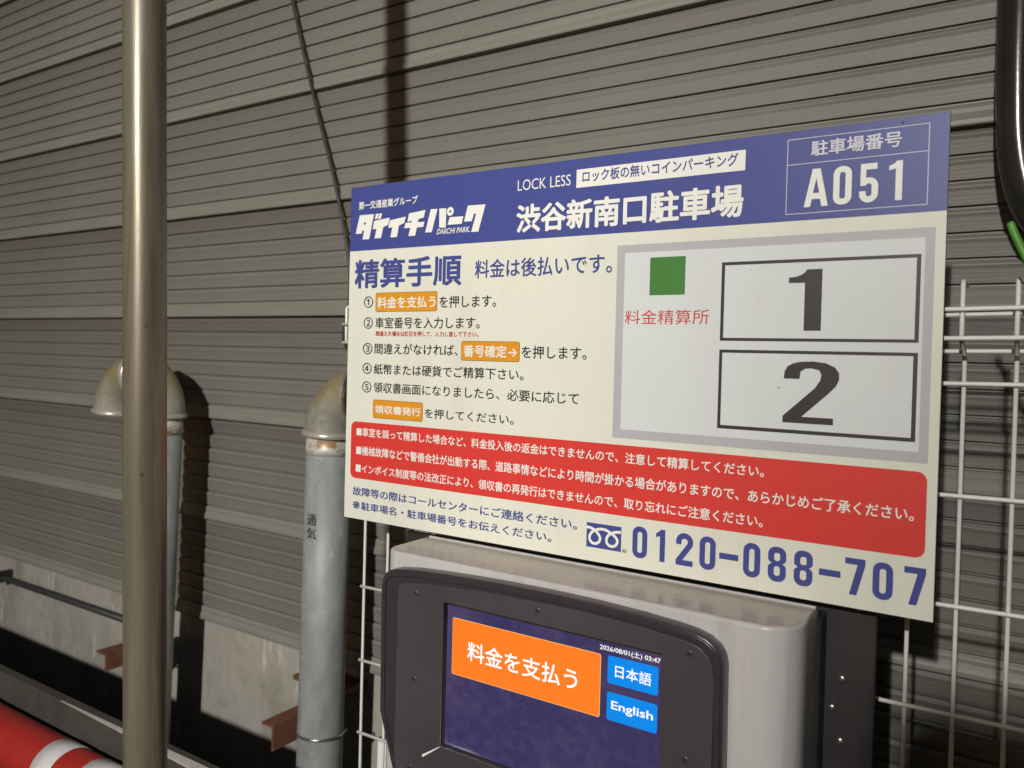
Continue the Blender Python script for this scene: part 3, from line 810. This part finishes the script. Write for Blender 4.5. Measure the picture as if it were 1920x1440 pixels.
# mounting plate behind the cover
mesh_obj('mounting_plate', box_bm(0.10, 0.745, 0.030, 0.036, -0.80, -0.012, 0.001, 1), M_plate, pm)
mesh_obj('rear_box', box_bm(0.20, 0.6955, 0.0, 0.0297, -0.80, -0.016, 0.002, 1), M_plate, pm)
for x, z in ((0.7130, -0.085), (0.7035, -0.118), (0.7130, -0.152)):
    mesh_obj('bolt', tube_bm([(x, 0.0298, z), (x, 0.0262, z), (x, 0.0250, z)], [0.0042, 0.0042, 0.0026], 12), M_chrome, pm, True)
mesh_obj('pedestal', box_bm(0.30, 0.56, -0.05, 0.03, GROUND, -0.8005), M_plate, pm)

# ================================================================ BEHIND THE CAMERA: lamp post that lights the scene, added van and bar that shade it
lp = thing('floodlight', (LAMP_POS.x, LAMP_POS.y - 0.10, GROUND), 'LED floodlight on a steel post behind the camera', 'lamp')
mesh_obj('post', tube_bm([(LAMP_POS.x, LAMP_POS.y - 0.12, GROUND), (LAMP_POS.x, LAMP_POS.y - 0.12, LAMP_POS.z + 0.1)], 0.03, 16), M_pole, lp, True)
mesh_obj('housing', box_bm(LAMP_POS.x - .07, LAMP_POS.x + .07, LAMP_POS.y - .09, LAMP_POS.y - .03, LAMP_POS.z - .06, LAMP_POS.z + .06, 0.004), M_black, lp)
ld = bpy.data.lights.new('lamp_light', 'AREA')
ld.shape = 'DISK'; ld.size = 0.10; ld.energy = LAMP_POWER; ld.color = LAMP_COLOR
lo = bpy.data.objects.new('lamp_light', ld)
COL.objects.link(lo)
lo.location = LAMP_POS
lo.rotation_euler = (Vector((-1.6, 0.38, 0.3)) - LAMP_POS).to_track_quat('-Z', 'Y').to_euler()

# added bar that dims the right of the wall, added van for the lower right shade
mesh_obj('shade_bar', tube_bm([(LAMP_POS.x - 0.003, LAMP_POS.y + 0.28, LAMP_POS.z - 0.6), (LAMP_POS.x - 0.003, LAMP_POS.y + 0.28, LAMP_POS.z + 0.35)], 0.014, 16), M_pole, lp, True)
van = thing('shade_van', (1.7, -2.0, GROUND), 'boxy white van added unseen behind the camera to cast a shadow', 'van')
body = [(0.886, -1.02), (0.886, 0.645), (0.91, 0.66), (3.3, 0.66), (3.62, 0.05), (4.05, -0.10), (4.12, -0.35), (4.12, -1.02)]
def extrude_xz(pts, y0, y1, bev=0.0):
    b = bmesh.new()
    a = [b.verts.new((x, y0, z)) for x, z in pts]; c = [b.verts.new((x, y1, z)) for x, z in pts]
    n = len(pts)
    b.faces.new(a); b.faces.new(c[::-1])
    for k in range(n): b.faces.new((a[k], a[(k + 1) % n], c[(k + 1) % n], c[k]))
    return b
mesh_obj('body', extrude_xz(body, -2.95, -1.60), M_van, van)
for xa, xb in ((0.95, 1.75), (1.82, 2.65), (2.72, 3.30)):
    mesh_obj('window', box_bm(xa, xb, -1.604, -1.60 + .0, 0.10, 0.55, 0.0), M_vglass, van)
for x in (1.35, 3.35):
    for y in (-1.72, -2.83):
        b = bmesh.new()
        tube_bm([(x, y - .07, GROUND + .28), (x, y + .07, GROUND + .28)], 0.28, 28, bm=b)
        mesh_obj('wheel', b, M_tyre, van, True)
